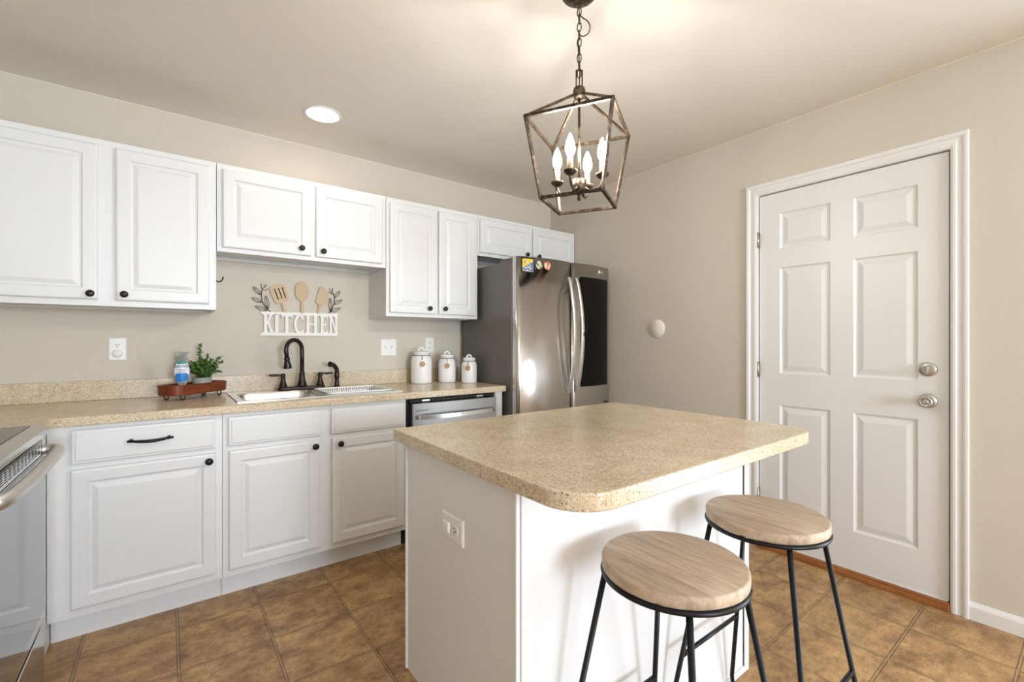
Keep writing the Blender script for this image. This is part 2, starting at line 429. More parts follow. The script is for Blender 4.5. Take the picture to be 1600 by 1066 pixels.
# ================================================================ CABINETS
YU, YB = 2.7898, 2.489
def knob(parent, x, y, z):
    bm = bm_(); lathe(bm, [(0, 0), (.0075, 0), (.006, .004), (.0052, .010), (.009, .014), (.0145, .017), (.0158, .021), (.0145, .026), (.008, .0295), (0, .030)], (x, y, z), 20, '-y')
    return build('knob', bm, BRONZE if z > 1 else BLACK, parent)
def cab_door(parent, x0, z0, x1, z1, y, kx=None, kz=None, name='door', prof=RAISED):
    bm = bm_(); ringpanel(bm, (x0, z0, x1, z1), prof, frontY(y-.0008)); d = build(name, bm, CAB, parent)
    if kx is not None: knob(d, kx, y-.0205, kz)
    return d
def upper(x0, x1, z0, doors, label):
    t = thing('upper_cabinet', ((x0+x1)/2, 3.08, z0), label, 'cabinet', 'white upper cabinets')
    bm = bm_(); a, b = x0+.0004, x1-.0004
    box(bm, a, YU, z0, b, YU+.019, 2.134, .001, 1)                      # face frame
    zi = z0+.022                                                        # recessed floor of the box
    box(bm, a, YU+.019, zi, b, B-.0006, 2.132)
    box(bm, a, YU+.019, z0, a+.013, B-.0006, zi+.001); box(bm, b-.013, YU+.019, z0, b, B-.0006, zi+.001)
    box(bm, a+.013, B-.02, z0, b-.013, B-.0006, zi+.001)
    build('body', bm, CAB, t)
    for d in doors: cab_door(t, d[0], d[1], d[2], d[3], YU, d[4], d[5])
    return t
A = upper(-.71, .201, 1.372, [(-.674, 1.400, -.252, 2.104, -.275, 1.425), (-.190, 1.400, .171, 2.104, -.159, 1.428)],
      'tall double-door white upper cabinet at the far left, above the soap and plant tray')
upper(.203, 1.108, 1.677, [(.228, 1.700, .659, 2.104, .605, 1.737), (.684, 1.700, 1.080, 2.104, .722, 1.733)],
      'short double-door white upper cabinet over the sink and kitchen sign')
upper(1.110, 1.800, 1.372, [(1.131, 1.396, 1.468, 2.104, 1.402, 1.432), (1.478, 1.396, 1.777, 2.104, 1.519, 1.434)],
      'tall white upper cabinet with two narrow doors between sink and refrigerator')
upper(1.802, 2.790, 1.838, [(1.816, 1.862, 2.303, 2.110, 2.245, 1.892), (2.316, 1.862, 2.768, 2.110, 2.365, 1.888)],
      'low wide white upper cabinet above the refrigerator')
# small hook on the side of the first upper cabinet
bm = bm_(); tube(bm, smooth_path([(.202, 2.90, 1.548), (.212, 2.90, 1.534), (.224, 2.90, 1.532), (.236, 2.90, 1.542), (.241, 2.90, 1.560)]), .0035, 8)
box(bm, .2012, 2.892, 1.535, .2042, 2.908, 1.575, .001, 1)
tag(build('hook', bm, BRONZE, loc=(.203, 2.9, 1.535)), 'small dark metal J-shaped hook under the short cabinets, right of the tall left cabinet', 'hook')

def lower(x0, x1, label, name='base_cabinet', hollow=False):
    t = thing(name, ((x0+x1)/2, 2.8, 0), label, 'cabinet', 'white base cabinets under the long counter')
    bm = bm_(); a, b = x0+.0004, x1-.0004
    if hollow:
        for q_ in ((a, YB, .112, b, YB+.02, .8755), (a, YB+.019, .112, a+.016, B-.001, .8755), (b-.016, YB+.019, .112, b, B-.001, .8755),
                   (a+.015, YB+.019, .112, b-.015, B-.001, .13), (a+.015, B-.012, .129, b-.015, B-.001, .8755)): box(bm, *q_)
    else: box(bm, a, YB, .112, b, B-.001, .8755)
    build('body', bm, CAB, t)
    bm = bm_(); box(bm, a, 2.560, .0005, b, 2.575, .113); build('toe_kick', bm, CAB, t)
    return t
def pull(parent, x0, x1, y, z):
    bm = bm_(); xm = (x0+x1)/2
    for x in (x0+.006, x1-.006): lathe(bm, [(0, 0), (.008, 0), (.0085, .004), (.005, .012), (.0055, .018), (0, .020)], (x, y, z), 14, '-y')
    pts = smooth_path([(x0+.006, y-.016, z), (x0+.03, y-.022, z-.003), (xm, y-.026, z-.0055), (x1-.03, y-.022, z-.003), (x1-.006, y-.016, z)])
    n = len(pts); tube(bm, pts, [.0042+.0028*math.sin(PI*i/(n-1)) for i in range(n)], 10); 
    for x in (x0-.004, x1+.004): tube(bm, [(x-.004, y-.014, z), (x, y-.0145, z), (x+.006, y-.015, z)], [.002, .006, .004], 8)
    return build('handle', bm, BLACK, parent)
c1 = lower(-.372, .2035, 'white base cabinet beside the oven, with black bar handle on its drawer')
d = cab_door(c1, -.303, .722, .176, .857, YB, name='drawer', prof=SLAB); pull(d, -.126, .012, YB-.020, .795)
cab_door(c1, -.304, .147, .178, .700, YB, .150, .668)
c2 = lower(.2045, 1.110, 'white double-door base cabinet below the sink, with two blank drawer fronts', hollow=True)
cab_door(c2, .225, .722, .634, .857, YB, name='drawer_front', prof=SLAB)
cab_door(c2, .687, .722, 1.100, .857, YB, name='drawer_front', prof=SLAB)
cab_door(c2, .228, .145, .628, .700, YB, .604, .672)
cab_door(c2, .690, .145, 1.095, .700, YB, .729, .670)
cc = thing('corner_cabinet', (-.68, 2.4, 0), 'white corner base cabinet hidden behind the end of the oven', 'cabinet')
bm = bm_(); box(bm, LW+.002, 2.272, .1, -.374, B-.002, .8755); build('body', bm, CAB, cc)
bm = bm_(); box(bm, LW+.002, 2.29, .0005, -.3745, B-.01, .101); build('toe_kick', bm, CAB, cc)
bm = bm_(); box(bm, 1.738, YB-.012, .0005, 1.796, B-.002, .8755, .001, 1)
tag(build('end_panel', bm, CAB, loc=(1.767, 2.8, 0)), 'white vertical end panel between dishwasher and refrigerator', 'panel')

# ---------------------------------------------------------------- counter with backsplash and sink cut-out
SX0, SX1, SY0, SY1 = .275, 1.105, 2.545, 2.975
CZ0, CZ1, CY = .8765, .914, 2.449
ct = thing('countertop', (.7, 2.8, CZ0), 'long speckled tan laminate countertop along the back wall, holding the sink', 'countertop')
bm = bm_(); ym = CY+.03
for a in ((LW+.001, 2.268, -.36, B-.001), (-.36, ym, SX0+.01, B-.001), (SX0+.01, ym, SX1-.01, SY0+.012), (SX0+.01, SY1+.035, SX1-.01, B-.001), (SX1-.01, ym, 1.806, B-.001)):
    box(bm, a[0], a[1], CZ0, a[2], a[3], CZ1)
prof = [(ym, CZ0), (CY+.002, CZ0), (CY, CZ0+.003), (CY, CZ1-.008), (CY+.001, CZ1-.004), (CY+.003, CZ1-.0015), (CY+.006, CZ1-.0003), (CY+.009, CZ1), (ym, CZ1)]
ringloft(bm, [[(x, y, z) for y, z in prof] for x in (-.36, 1.806)], smooth=False)
box(bm, 1.800, CY+.006, CZ0+.001, 1.815, B-.001, CZ1-.003, .003)
build('worktop', bm, COUNTER, ct)
bm = bm_()
box(bm, LW+.001, B-.021, CZ1+.0002, 1.815, B-.0008, 1.012, .0025, 2)
box(bm, LW+.0008, 2.268, CZ1+.0002, LW+.021, B-.0215, 1.012, .0025, 2)
build('backsplash', bm, COUNTER, ct)

# ---------------------------------------------------------------- sink
sk = thing('sink', (.69, 2.77, .90), 'stainless steel double-bowl drop-in sink under the dark faucet', 'sink')
bm = bm_(); z = .9185; y0, y1 = 2.540, 3.035
def bowl(x0, x1, yb0, yb1, dep):
    rings = []
    for ins, zz_, r in ((-.004, z, .05), (0, z-.002, .05), (.004, z-.012, .05), (.012, z-dep+.03, .05), (.03, z-dep, .05)):
        rings.append([(x, y, zz_) for x, y in outline(x0+ins, yb0+ins, x1-ins, yb1-ins, [r]*4, 0, 5)])
    ringloft(bm, rings, True, False, True)
bowls = ((.305, .672), (.705, 1.075))
for a, b in bowls: bowl(a, b, 2.575, 2.93, .17)
# deck built from strips round the bowls
for a in ((.268, y0, .301, y1), (1.079, y0, 1.112, y1), (.676, 2.571, .701, 2.934), (.301, y0, 1.079, 2.571), (.301, 2.934, 1.079, y1)):
    box(bm, a[0], a[1], .9145, a[2], a[3], z, .0008, 1)
build('basin', bm, STEELB, sk)
for a, b in bowls:
    bm = bm_(); lathe(bm, [(0, 0), (.02, .0), (.04, .004), (.042, .0)], ((a+b)/2, 2.75, z-.169), 20); build('drain', bm, STEELB, sk)

# faucet
fx, fy = .655, 2.985
fc = thing('faucet', (fx, fy, z), 'dark bronze gooseneck faucet with two lever handles behind the sink', 'faucet')
bm = bm_(); pts = outline(fx-.135, fy-.028, fx+.135, fy+.028, [.027]*4, 0, 8)
ringloft(bm, [[(x, y, z+.0005) for x, y in pts], [(x, y, z+.012) for x, y in pts], [(fx+(x-fx)*.97, fy+(y-fy)*.85, z+.019) for x, y in pts]]); build('base_plate', bm, BRONZE, fc)
bm = bm_(); lathe(bm, [(.029, z+.018), (.027, z+.03), (.019, z+.06), (.0155, z+.09), (.0165, z+.094), (.0165, z+.099), (.0135, z+.104), (.0125, z+.16)], (fx, fy, 0), 20)
dirx, diry = -.86, -.51; rr = .058
pts = [(fx, fy, z+.15), (fx, fy, z+.20), (fx, fy, z+.235)]
for i in range(1, 17):
    a = PI*i/16*1.06; q_ = rr-rr*math.cos(a); pts.append((fx+dirx*q_, fy+diry*q_, z+.24+rr*1.05*math.sin(a)))
e = Vector(pts[-1]); pts.append((e.x-dirx*.004, e.y-diry*.004, e.z-.03))
tube(bm, pts, .0125, 14); build('spout', bm, BRONZE, fc)
bm = bm_(); e = Vector(pts[-1]); dn = Vector((dirx*-.10, diry*-.10, -1)).normalized()
tube(bm, [e-dn*.0, e+dn*.004, e+dn*.012, e+dn*.018, e+dn*.045, e+dn*.06, e+dn*.066], [.0125, .0165, .0165, .014, .020, .0235, .022], 16); build('spray_head', bm, BRONZE, fc)
for sx in (-1, 1):
    hx = fx+sx*.105
    bm = bm_(); lathe(bm, [(.024, z+.015), (.023, z+.028), (.015, z+.05), (.0115, z+.075), (.014, z+.082), (.014, z+.092), (.009, z+.100), (0, z+.101)], (hx, fy, 0), 18)
    post = build('handle', bm, BRONZE, fc)
    bm = bm_(); tube(bm, smooth_path([(hx, fy, z+.090), (hx+sx*.02, fy, z+.091), (hx+sx*.045, fy, z+.091), (hx+sx*.075, fy, z+.0925)], 3), [.005, .005, .0045, .0045, .005, .0065, .0075, .007, .006, .004], 10); build('lever', bm, BRONZE, post)
bm = bm_(); sx_ = .862
lathe(bm, [(.024, z+.0005), (.024, z+.006), (.017, z+.012), (.014, z+.02), (.017, z+.028), (.013, z+.034), (.012, z+.05), (.016, z+.062), (.0155, z+.085), (.014, z+.10)], (sx_, fy, 0), 18)
tube(bm, smooth_path([(sx_, fy, z+.09), (sx_, fy, z+.108), (sx_-.010, fy-.006, z+.128), (sx_-.028, fy-.016, z+.145), (sx_-.042, fy-.022, z+.150)], 4), .0135, 12)
tube(bm, [(sx_-.038, fy-.020, z+.147), (sx_-.052, fy-.028, z+.150)], [.016, .017], 14)
tag(build('side_sprayer', bm, BRONZE, loc=(sx_, fy, z)), 'dark bronze side spray nozzle standing right of the faucet', 'sprayer')

# white slotted dish rack in the right bowl
dr = thing('dish_rack', (.885, 2.75, .86), 'white slotted plastic drainer tray sitting in the right sink bowl', 'dish rack')
bm = bm_(); zt = .9275
o1 = outline(.700, 2.590, 1.082, 2.915, [.03]*4, 0, 5); o2 = outline(.716, 2.606, 1.066, 2.899, [.025]*4, 0, 5); o3 = outline(.728, 2.618, 1.054, 2.887, [.02]*4, 0, 5)
ringloft(bm, [[(x, y, zt-.008) for x, y in o1], [(x, y, zt) for x, y in o1], [(x, y, zt) for x, y in o2], [(x, y, zt-.008) for x, y in o2], [(x, y, zt-.008) for x, y in o1]], True, False, False, smooth=False)
build('rim', bm, PLASTIC, dr)
bm = bm_()
ringloft(bm, [[(x, y, zt-.05) for x, y in o3], [(x, y, zt-.045) for x, y in o2]], True, True, False, smooth=False)
for i in range(26):
    x = .722+i*(1.060-.722)/25
    for y in (2.609, 2.896): box(bm, x-.0028, y-.003, zt-.05, x+.0028, y+.003, zt-.004)
for i in range(20):
    y = 2.615+i*(2.89-2.615)/19
    for x in (.718, 1.064): box(bm, x-.003, y-.0028, zt-.05, x+.003, y+.0028, zt-.004)
build('basket', bm, PLASTIC, dr)

# ---------------------------------------------------------------- wall plates
def plate_base(name, x, z, w, h, label, cat, y=B):
    t = thing(name, (x, y, z), label, cat, 'white wall plates')
    bm = bm_(); ringpanel(bm, (x-w/2, z-h/2, x+w/2, z+h/2), [(0, 0.0003), (0, .003), (.004, .006), (.006, .0065)], frontY(y)); build('cover_plate', bm, PLASTIC, t)
    return t
def receptacle(t, f, cu, cv, name='receptacle', slots=True, rot=0):
    bm = bm_(); o = [(cu+a*.0165, cv+b*.0145) for a, b in [(math.cos(k*PI/12), math.sin(k*PI/12)) for k in range(24)]]
    prism(bm, [(u, max(min(v, cv+.0115), cv-.0115)) for u, v in o], f, .004, .0085); r = build(name, bm, PLASTIC, t)
    if slots:
        bm = bm_()
        for a, b, w_, h_ in ((-.006, .003, .0013, .004), (.006, .003, .0013, .0035), (0, -.006, .0025, .0022)):
            if rot: a, b, w_, h_ = b, a, h_, w_
            prism(bm, [(cu+a-w_, cv+b-h_), (cu+a+w_, cv+b-h_), (cu+a+w_, cv+b+h_), (cu+a-w_, cv+b+h_)], f, .0083, .0088)
        build('slots', bm, DARK, r)
t = plate_base('wall_outlet', -.205, 1.170, .072, .117, 'white duplex outlet plate on the wall left of the soap bottle', 'outlet')
receptacle(t, frontY(B), -.205, 1.190)
bm = bm_(); lathe(bm, [(.021, .004), (.021, .016), (.017, .020), (0, .0205)], (-.205, B, 1.148), 20, '-y'); build('outlet_cap', bm, PLASTIC, t)
t = plate_base('wall_switch', 1.250, 1.168, .116, .120, 'white two-gang light switch plate right of the faucet', 'switch')
for dx in (-.023, .023):
    bm = bm_(); f = frontY(B); x = 1.25+dx
    prism(bm, [(x-.005, 1.156), (x+.005, 1.156), (x+.005, 1.180), (x-.005, 1.180)], f, .004, .008)
    ringloft(bm, [[(x-.004, B-.007, 1.163), (x+.004, B-.007, 1.163), (x+.004, B-.007, 1.174), (x-.004, B-.007, 1.174)], [(x-.003, B-.020, 1.172), (x+.003, B-.020, 1.172), (x+.003, B-.018, 1.179), (x-.003, B-.018, 1.179)]], smooth=False)
    tg = build('toggle', bm, PLASTIC, t)
    for zz_ in (1.198, 1.138):
        bm = bm_(); lathe(bm, [(.003, .006), (.0028, .0075), (0, .0078)], (x, B, zz_), 10, '-y'); build('screw', bm, PLASTIC, tg)
t = plate_base('wall_outlet', 1.572, 1.182, .072, .117, 'white outlet plate half hidden behind the tallest canister', 'outlet')
receptacle(t, frontY(B), 1.572, 1.202); receptacle(t, frontY(B), 1.572, 1.162)

# KITCHEN wall sign
sg = thing('kitchen_sign', (.67, B, 1.243), 'white cut-out KITCHEN sign with wooden utensils and wire sprigs over the faucet', 'wall sign')
F = frontY(B-.004)
PC = [0]
def poly(bm, pts, n0=0, n1=.009):
    PC[0] += 1; prism(bm, pts, F, n0, n1+(PC[0] % 9)*.00006)
def rc(bm, a, b, c, d, n1=.009): poly(bm, [(a, b), (c, b), (c, d), (a, d)], 0, n1)
bm = bm_(); z0, z1 = 1.246, 1.390; zb, zt_ = z0+.019, z1-.016
poly(bm, [(.443, z0), (.896, z0+.0), (.900, z0+.006), (.890, z0+.019), (.455, z0+.019), (.442, z0+.008)])
poly(bm, [(.446, z1+.0), (.900, z1+.004), (.896, z1-.006), (.888, z1-.014), (.456, z1-.016), (.446, z1-.008)])
def serif(bm, x, w=.013):
    poly(bm, [(x-w, zb-.002), (x+w, zb-.002), (x+w*.62, zb+.010), (x-w*.62, zb+.010)]); poly(bm, [(x-w*.62, zt_-.010), (x+w*.62, zt_-.010), (x+w, zt_+.003), (x-w, zt_+.003)])
def stem(bm, x, w=.0085): rc(bm, x-w, zb-.001, x+w, zt_+.002); serif(bm, x)
zm = (zb+zt_)/2
# K I T C H E N
stem(bm, .473); poly(bm, [(.476, zm-.006), (.484, zm-.006), (.507, zt_-.004), (.512, zt_+.002), (.494, zt_+.002)]); poly(bm, [(.482, zm+.008), (.492, zm+.010), (.514, zb-.001), (.498, zb-.001)])
poly(bm, [(.496, zb-.001), (.520, zb-.001), (.515, zb+.008), (.500, zb+.008)])
stem(bm, .533)
stem(bm, .590); rc(bm, .562, zt_-.008, .618, zt_+.002); poly(bm, [(.560, zt_-.022), (.567, zt_-.016), (.571, zt_+.001), (.560, zt_+.001)]); poly(bm, [(.620, zt_-.022), (.613, zt_-.016), (.609, zt_+.001), (.620, zt_+.001)])
ro = [(.660+.029*math.cos(a), zm+.060*math.sin(a)) for a in [math.radians(50+k*13) for k in range(21)]]
ri = [(.664+.0185*math.cos(a), zm+.047*math.sin(a)) for a in [math.radians(310-k*13) for k in range(21)]]
for i in range(20): poly(bm, [ro[i], ro[i+1], ri[19-i], ri[20-i]])
poly(bm, [(.672, zt_-.024), (.685, zt_-.030), (.685, zt_+.001), (.677, zt_+.001)]); poly(bm, [(.674, zb+.016), (.685, zb+.024), (.684, zb-.001), (.676, zb-.001)])
stem(bm, .712); stem(bm, .758); rc(bm, .716, zm-.005, .756, zm+.006)
stem(bm, .798); rc(bm, .800, zt_-.008, .832, zt_+.002); rc(bm, .800, zb-.001, .832, zb+.009); rc(bm, .802, zm-.004, .820, zm+.006)
poly(bm, [(.834, zt_-.024), (.828, zt_-.016), (.825, zt_+.001), (.834, zt_+.001)]); poly(bm, [(.834, zb+.026), (.827, zb+.016), (.825, zb), (.834, zb)]); poly(bm, [(.818, zm-.010), (.824, zm-.012), (.824, zm+.014), (.818, zm+.012)])
stem(bm, .852, .0065); stem(bm, .886, .0065); poly(bm, [(.850, zt_+.001), (.861, zt_+.001), (.890, zb), (.879, zb)])
build('letters', bm, SIGNW, sg)
def curvy(pts, k=4): 
    p = smooth_path([(a, 0, b) for a, b in pts+[pts[0]]], k); return [(v.x, v.z) for v in p[:-1]]
bm = bm_()  # utensil and sprig outlines below come from image pixels projected onto the wall
head = [(.502, 1.547), (.528, 1.558), (.570, 1.564), (.584, 1.553), (.592, 1.520), (.599, 1.478), (.594, 1.462), (.580, 1.455), (.555, 1.446), (.534, 1.441), (.520, 1.459), (.505, 1.495), (.495, 1.528)]
poly(bm, curvy(head, 3)); poly(bm, [(.557, 1.455), (.573, 1.455), (.588, 1.388), (.571, 1.388)])
sp_ = build('spatula', bm, TANW, sg)
bm = bm_()
for (a, b), (c, d_) in (((.521, 1.530), (.543, 1.467)), ((.542, 1.538), (.563, 1.475)), ((.563, 1.543), (.584, 1.478))):
    poly(bm, [(a-.003, b), (a+.003, b+.001), (c+.003, d_+.001), (c-.003, d_)], .0088, .0094)
build('slots', bm, DARK, sp_)
bm = bm_(); poly(bm, curvy([(.679, 1.591), (.697, 1.582), (.713, 1.554), (.719, 1.522), (.713, 1.490), (.697, 1.472), (.680, 1.463), (.662, 1.471), (.645, 1.488), (.638, 1.518), (.641, 1.555), (.658, 1.582)], 3))
poly(bm, [(.671, 1.475), (.687, 1.475), (.688, 1.388), (.670, 1.388)]); build('spoon', bm, TANW, sg)
bm = bm_(); poly(bm, [(.790, 1.566), (.806, 1.560), (.828, 1.541), (.842, 1.517), (.838, 1.49), (.832, 1.464), (.823, 1.450), (.797, 1.441), (.779, 1.450), (.760, 1.459), (.758, 1.466), (.766, 1.493), (.777, 1.54), (.784, 1.562)])
poly(bm, [(.778, 1.455), (.791, 1.450), (.780, 1.388), (.767, 1.388)]); build('cake_server', bm, TANW, sg)
def wire(bm, pts, r=.0016): tube(bm, [(a, B-.008, b) for a, b in pts], r, 6)
def leafw(bm, tip, base, w=.011):
    tx, tz = tip; bx, bz = base; dx, dz = tx-bx, tz-bz; L = math.hypot(dx, dz); nx, nz = -dz/L, dx/L
    prof_ = [(0, 0), (.2, .7), (.45, 1), (.75, .7), (1, 0)]
    loop = [(bx+dx*t+nx*w*a, bz+dz*t+nz*w*a) for t, a in prof_]+[(bx+dx*t-nx*w*a, bz+dz*t-nz*w*a) for t, a in prof_[::-1][1:]]
    wire(bm, [(p.x, p.z) for p in smooth_path([(a, 0, b) for a, b in loop], 3)], .0014); wire(bm, [(bx, bz), (bx+dx*.85, bz+dz*.85)], .0012)
bm = bm_()
wire(bm, [(p.x, p.z) for p in smooth_path([(a, 0, b) for a, b in [(.502, 1.392), (.483, 1.407), (.461, 1.441), (.453, 1.475), (.452, 1.505), (.457, 1.525), (.465, 1.534), (.477, 1.555)]], 3)], .0022)
for a, b in (((.408, 1.537), (.446, 1.493)), ((.400, 1.470), (.454, 1.447)), ((.417, 1.421), (.481, 1.398)), ((.475, 1.487), (.487, 1.409))): leafw(bm, a, b)
wire(bm, [(.457, 1.525), (.450, 1.544), (.451, 1.558)]); wire(bm, [(.456, 1.519), (.475, 1.521), (.487, 1.533)])
build('leaf_sprig', bm, BRONZE, sg)
bm = bm_()
wire(bm, [(p.x, p.z) for p in smooth_path([(a, 0, b) for a, b in [(.835, 1.394), (.853, 1.409), (.873, 1.452), (.878, 1.490), (.874, 1.514), (.864, 1.532), (.867, 1.561)]], 3)], .0022)
for a, b in (((.913, 1.545), (.878, 1.500)), ((.927, 1.488), (.874, 1.455)), ((.918, 1.433), (.853, 1.404)), ((.851, 1.496), (.851, 1.409))): leafw(bm, a, b)
wire(bm, [(.864, 1.532), (.848, 1.545), (.845, 1.560)]); wire(bm, [(.869, 1.523), (.855, 1.524), (.841, 1.535)])
build('leaf_sprig', bm, BRONZE, sg)

# ---------------------------------------------------------------- tray with soap and plant
TC = Vector((.112, 2.925, .914)); TR = math.radians(44)
tr = thing('wooden_tray', TC, 'reddish brown wooden tray on dark scroll feet, left of the sink', 'tray', rz=TR)
bm = bm_(); L2, W2 = .168, .068; fl, zt2 = .034, .077
def ov(i): return outline(-L2, -W2, L2, W2, [.045]*4, i, 7)
def ovs(i, zz_): return [(x, y, zz_) for x, y in outline(-L2+i, -W2+i, L2-i, W2-i, [max(.045-i, .01)]*4, 0, 7)]
ringloft(bm, [ovs(.004, .026), ovs(0, .030), ovs(-.003, zt2), ovs(.004, zt2+.001), ovs(.009, zt2-.002), ovs(.011, .042)], smooth=False); build('tray_body', bm, REDWOOD, tr, local=True)
for sx in (-1, 1):
    for sy in (-1, 1):
        bm = bm_(); x, y = sx*.115, sy*.048
        pts = [(x+.013*math.cos(a), y, .0175+.0145*math.sin(a)) for a in [math.radians(150+k*24) for k in range(11)]]
        tube(bm, pts, .0028, 8); tube(bm, [(x-.012, y, .024), (x-.012, y, .032)], .0028, 8); tube(bm, [(x+.010, y, .026), (x+.012, y, .032)], .0028, 8); lathe(bm, [(0, .0002), (.006, .0002), (.006, .003), (0, .004)], (x, y, 0), 10)
        build('foot', bm, BRONZE, tr, local=True)
# soap bottle
bx, by, bz = .060, 2.888, .914+.0425
bt = thing('soap_bottle', (bx, by, bz), 'clear upside-down dish soap bottle with blue label standing on the wooden tray', 'bottle', rz=math.radians(-5))
bm = bm_()
prof = [(.016, .030, .014), (.022, .036, .018), (.029, .055, .021), (.034, .085, .023), (.035, .105, .023), (.032, .130, .021), (.026, .155, .017), (.021, .172, .012), (.024, .186, .006), (.032, .196, .0035), (.032, .199, .003)]
rings = [[(a*math.cos(2*PI*k/28), b*math.sin(2*PI*k/28), h) for k in range(28)] for a, h, b in prof]
ringloft(bm, rings); build('bottle_body', bm, CLEAR, bt, local=True)
bm = bm_(); lathe(bm, [(0, 0), (.021, 0), (.022, .004), (.020, .016), (.015, .022), (.015, .031), (0, .031)], (0, 0, 0), 24, sy=.8); build('cap', bm, YELLOW, bt, local=True)
def label_patch(name, m, h0, h1, wfrac, off, n=8):
    bm = bm_(); rings = []
    for i in range(n+1):
        h = h0+(h1-h0)*i/n
        for (a0, g0, b0), (a1, g1, b1) in zip(prof, prof[1:]):
            if g0 <= h <= g1: t = (h-g0)/(g1-g0); a, b = a0+(a1-a0)*t+off, b0+(b1-b0)*t+off; break
        wf = wfrac*(1-.5*abs(2*i/n-1)**3)
        rings.append([(a*math.sin(s_), -b*math.cos(s_), h) for s_ in [(-wf+2*wf*k/12) for k in range(13)]])
    ringloft(bm, rings, False, False, False); return build(name, bm, m, bt, local=True)
label_patch('label', LABELW, .045, .150, 1.15, .0008); label_patch('label_panel', LABELB, .047, .092, 1.0, .0014); label_patch('label_crest', LABELG, .138, .152, .75, .0014)
t_ = text_bm('DAWN', .021, lambda u, v, n: Vector((u, -(.0255+n-.012*(u/.03)**2*.6), .126+v)), .0004); build('lettering', t_, NAVY, bt, local=True)
label_patch('print_line', NAVY, .1075, .1105, .62, .0012, 2); label_patch('print_line', NAVY, .0975, .1000, .55, .0012, 2)
# potted plant
px, py, pz = .150, 2.955, .914+.0425
pl = thing('potted_plant', (px, py, pz), 'small bushy green faux eucalyptus in a round grey pot on the tray', 'plant')
bm = bm_(); lathe(bm, [(.040, 0), (.042, .003), (.043, .060), (.0405, .061), (.039, .050), (0, .050)], (0, 0, 0), 32); build('pot', bm, POT, pl, local=True)
bl, bs = bm_(), bm_(); rnd = random.Random(3)
def leaf(bm, c, d, r):
    d = d.normalized(); s_ = d.cross(Vector((rnd.uniform(-1, 1), rnd.uniform(-1, 1), rnd.uniform(-1, 1)))).normalized(); n_ = d.cross(s_)
    p = [c, c+d*r*.5+s_*r*.55, c+d*r*1.3+s_*r*.45, c+d*r*1.7, c+d*r*1.3-s_*r*.45, c+d*r*.5-s_*r*.55]
    vs = [bm.verts.new(v+n_*.0006*(i % 2)) for i, v in enumerate(p)]; bm.faces.new(vs)
stems = [(-.015, .0, .135, 0), (.028, .01, .10, 0)]
for i in range(46):
    a = rnd.uniform(0, 2*PI); q_ = rnd.uniform(.2, 1); stems.append((math.cos(a)*.068*q_, math.sin(a)*.055*q_, rnd.uniform(.035, .088)*(1.15-.4*q_), 0))
stems += [(.088, -.01, .075, 0), (.08, 0, .03, 0), (.085, -.02, .095, 0), (-.012, .005, .145, 0)]
for sx_, sy_, h_, _ in stems:
    b0 = Vector((sx_*.25, sy_*.25, .048)); e0 = Vector((sx_, sy_, .048+h_*1.28)); md = (b0+e0)/2+Vector((sx_*-.05, 0, .012))
    pth = smooth_path([b0, md, e0], 5); tube(bs, pth, .0011, 5)
    for j, p in enumerate(pth[2:]):
        for k in range(3):
            d = Vector((rnd.uniform(-1, 1), rnd.uniform(-1, 1), rnd.uniform(-.2, .9))); leaf(bl, p, d, rnd.uniform(.0072, .0112))
build('stems', bs, STEM, pl, local=True); fo = build('foliage', bl, LEAF, pl, local=True)

# ---------------------------------------------------------------- canisters
def canister(x, y, r, h, label, tag_u):
    z0 = CZ1+.0004; t = thing('canister', (x, y, z0), label, 'canister', 'white ceramic canisters')
    bm = bm_(); hb = h*.80
    lathe(bm, [(r*.90, 0), (r*.97, .003), (r, .012), (r, hb*.72), (r*.96, hb*.82), (r*.86, hb*.90), (r*.78, hb*.935), (r*.76, hb*.96), (r*.80, hb*.975), (r*.80, hb)], (x, y, z0), 40); build('jar', bm, CERAMIC, t)
    bm = bm_(); lathe(bm, [(r*.70, hb*1.0005), (r*.80, hb+.002), (r*.82, hb+.007), (r*.80, hb+.012), (r*.62, hb+.017), (0, hb+.020)], (x, y, z0), 40); lid = build('lid', bm, CERAMIC, t)
    bm = bm_(); hr = r*.30; cz = z0+hb+.016
    pts = [(x+hr*math.cos(a)*.96, y-hr*math.cos(a)*.28, cz+hr*1.15*math.sin(a)) for a in [PI*k/12 for k in range(13)]]
    tube(bm, pts, .0062, 10); build('lid_handle', bm, CERAMIC, lid)
    bm = bm_(); zt = z0+hb*.945; n = 28
    tube(bm, [(x+r*.80*math.cos(2*PI*k/n), y+r*.80*math.sin(2*PI*k/n), zt+.001*math.sin(k*1.7)) for k in range(n)], .0024, 6, closed=True)
    a = math.atan2(-y, -x)+tag_u; dx, dy = math.cos(a), math.sin(a)
    tube(bm, [(x+dx*r*.82, y+dy*r*.82, zt), (x+dx*r*.93, y+dy*r*.93, zt-.012), (x+dx*r*1.03, y+dy*r*1.03, z0+hb*.80)], .0026, 6); tw = build('twine', bm, TWINE, t)
    bm = bm_(); c = Vector((x+dx*(r+.004), y+dy*(r+.004), z0+hb*.66)); sd = Vector((-dy, dx, 0)); rt = .0195
    n = 24; ring = lambda off, rr_: [c+Vector((dx, dy, 0))*off+(sd*math.cos(2*PI*k/n)+Vector((0, 0, 1))*math.sin(2*PI*k/n))*rr_ for k in range(n)]
    ringloft(bm, [ring(-.001, rt), ring(.002, rt)], smooth=False); build('name_tag', bm, TAG, tw)
canister(1.440, 2.965, .0735, .262, 'tallest white ceramic canister, leftmost of three, round wooden tag hanging on twine', .10)
canister(1.634, 2.940, .0635, .230, 'middle-sized white ceramic canister standing between the tallest and shortest', .0)
canister(1.733, 2.795, .0560, .205, 'shortest white ceramic canister, nearest the refrigerator, at the counter end', -.15)

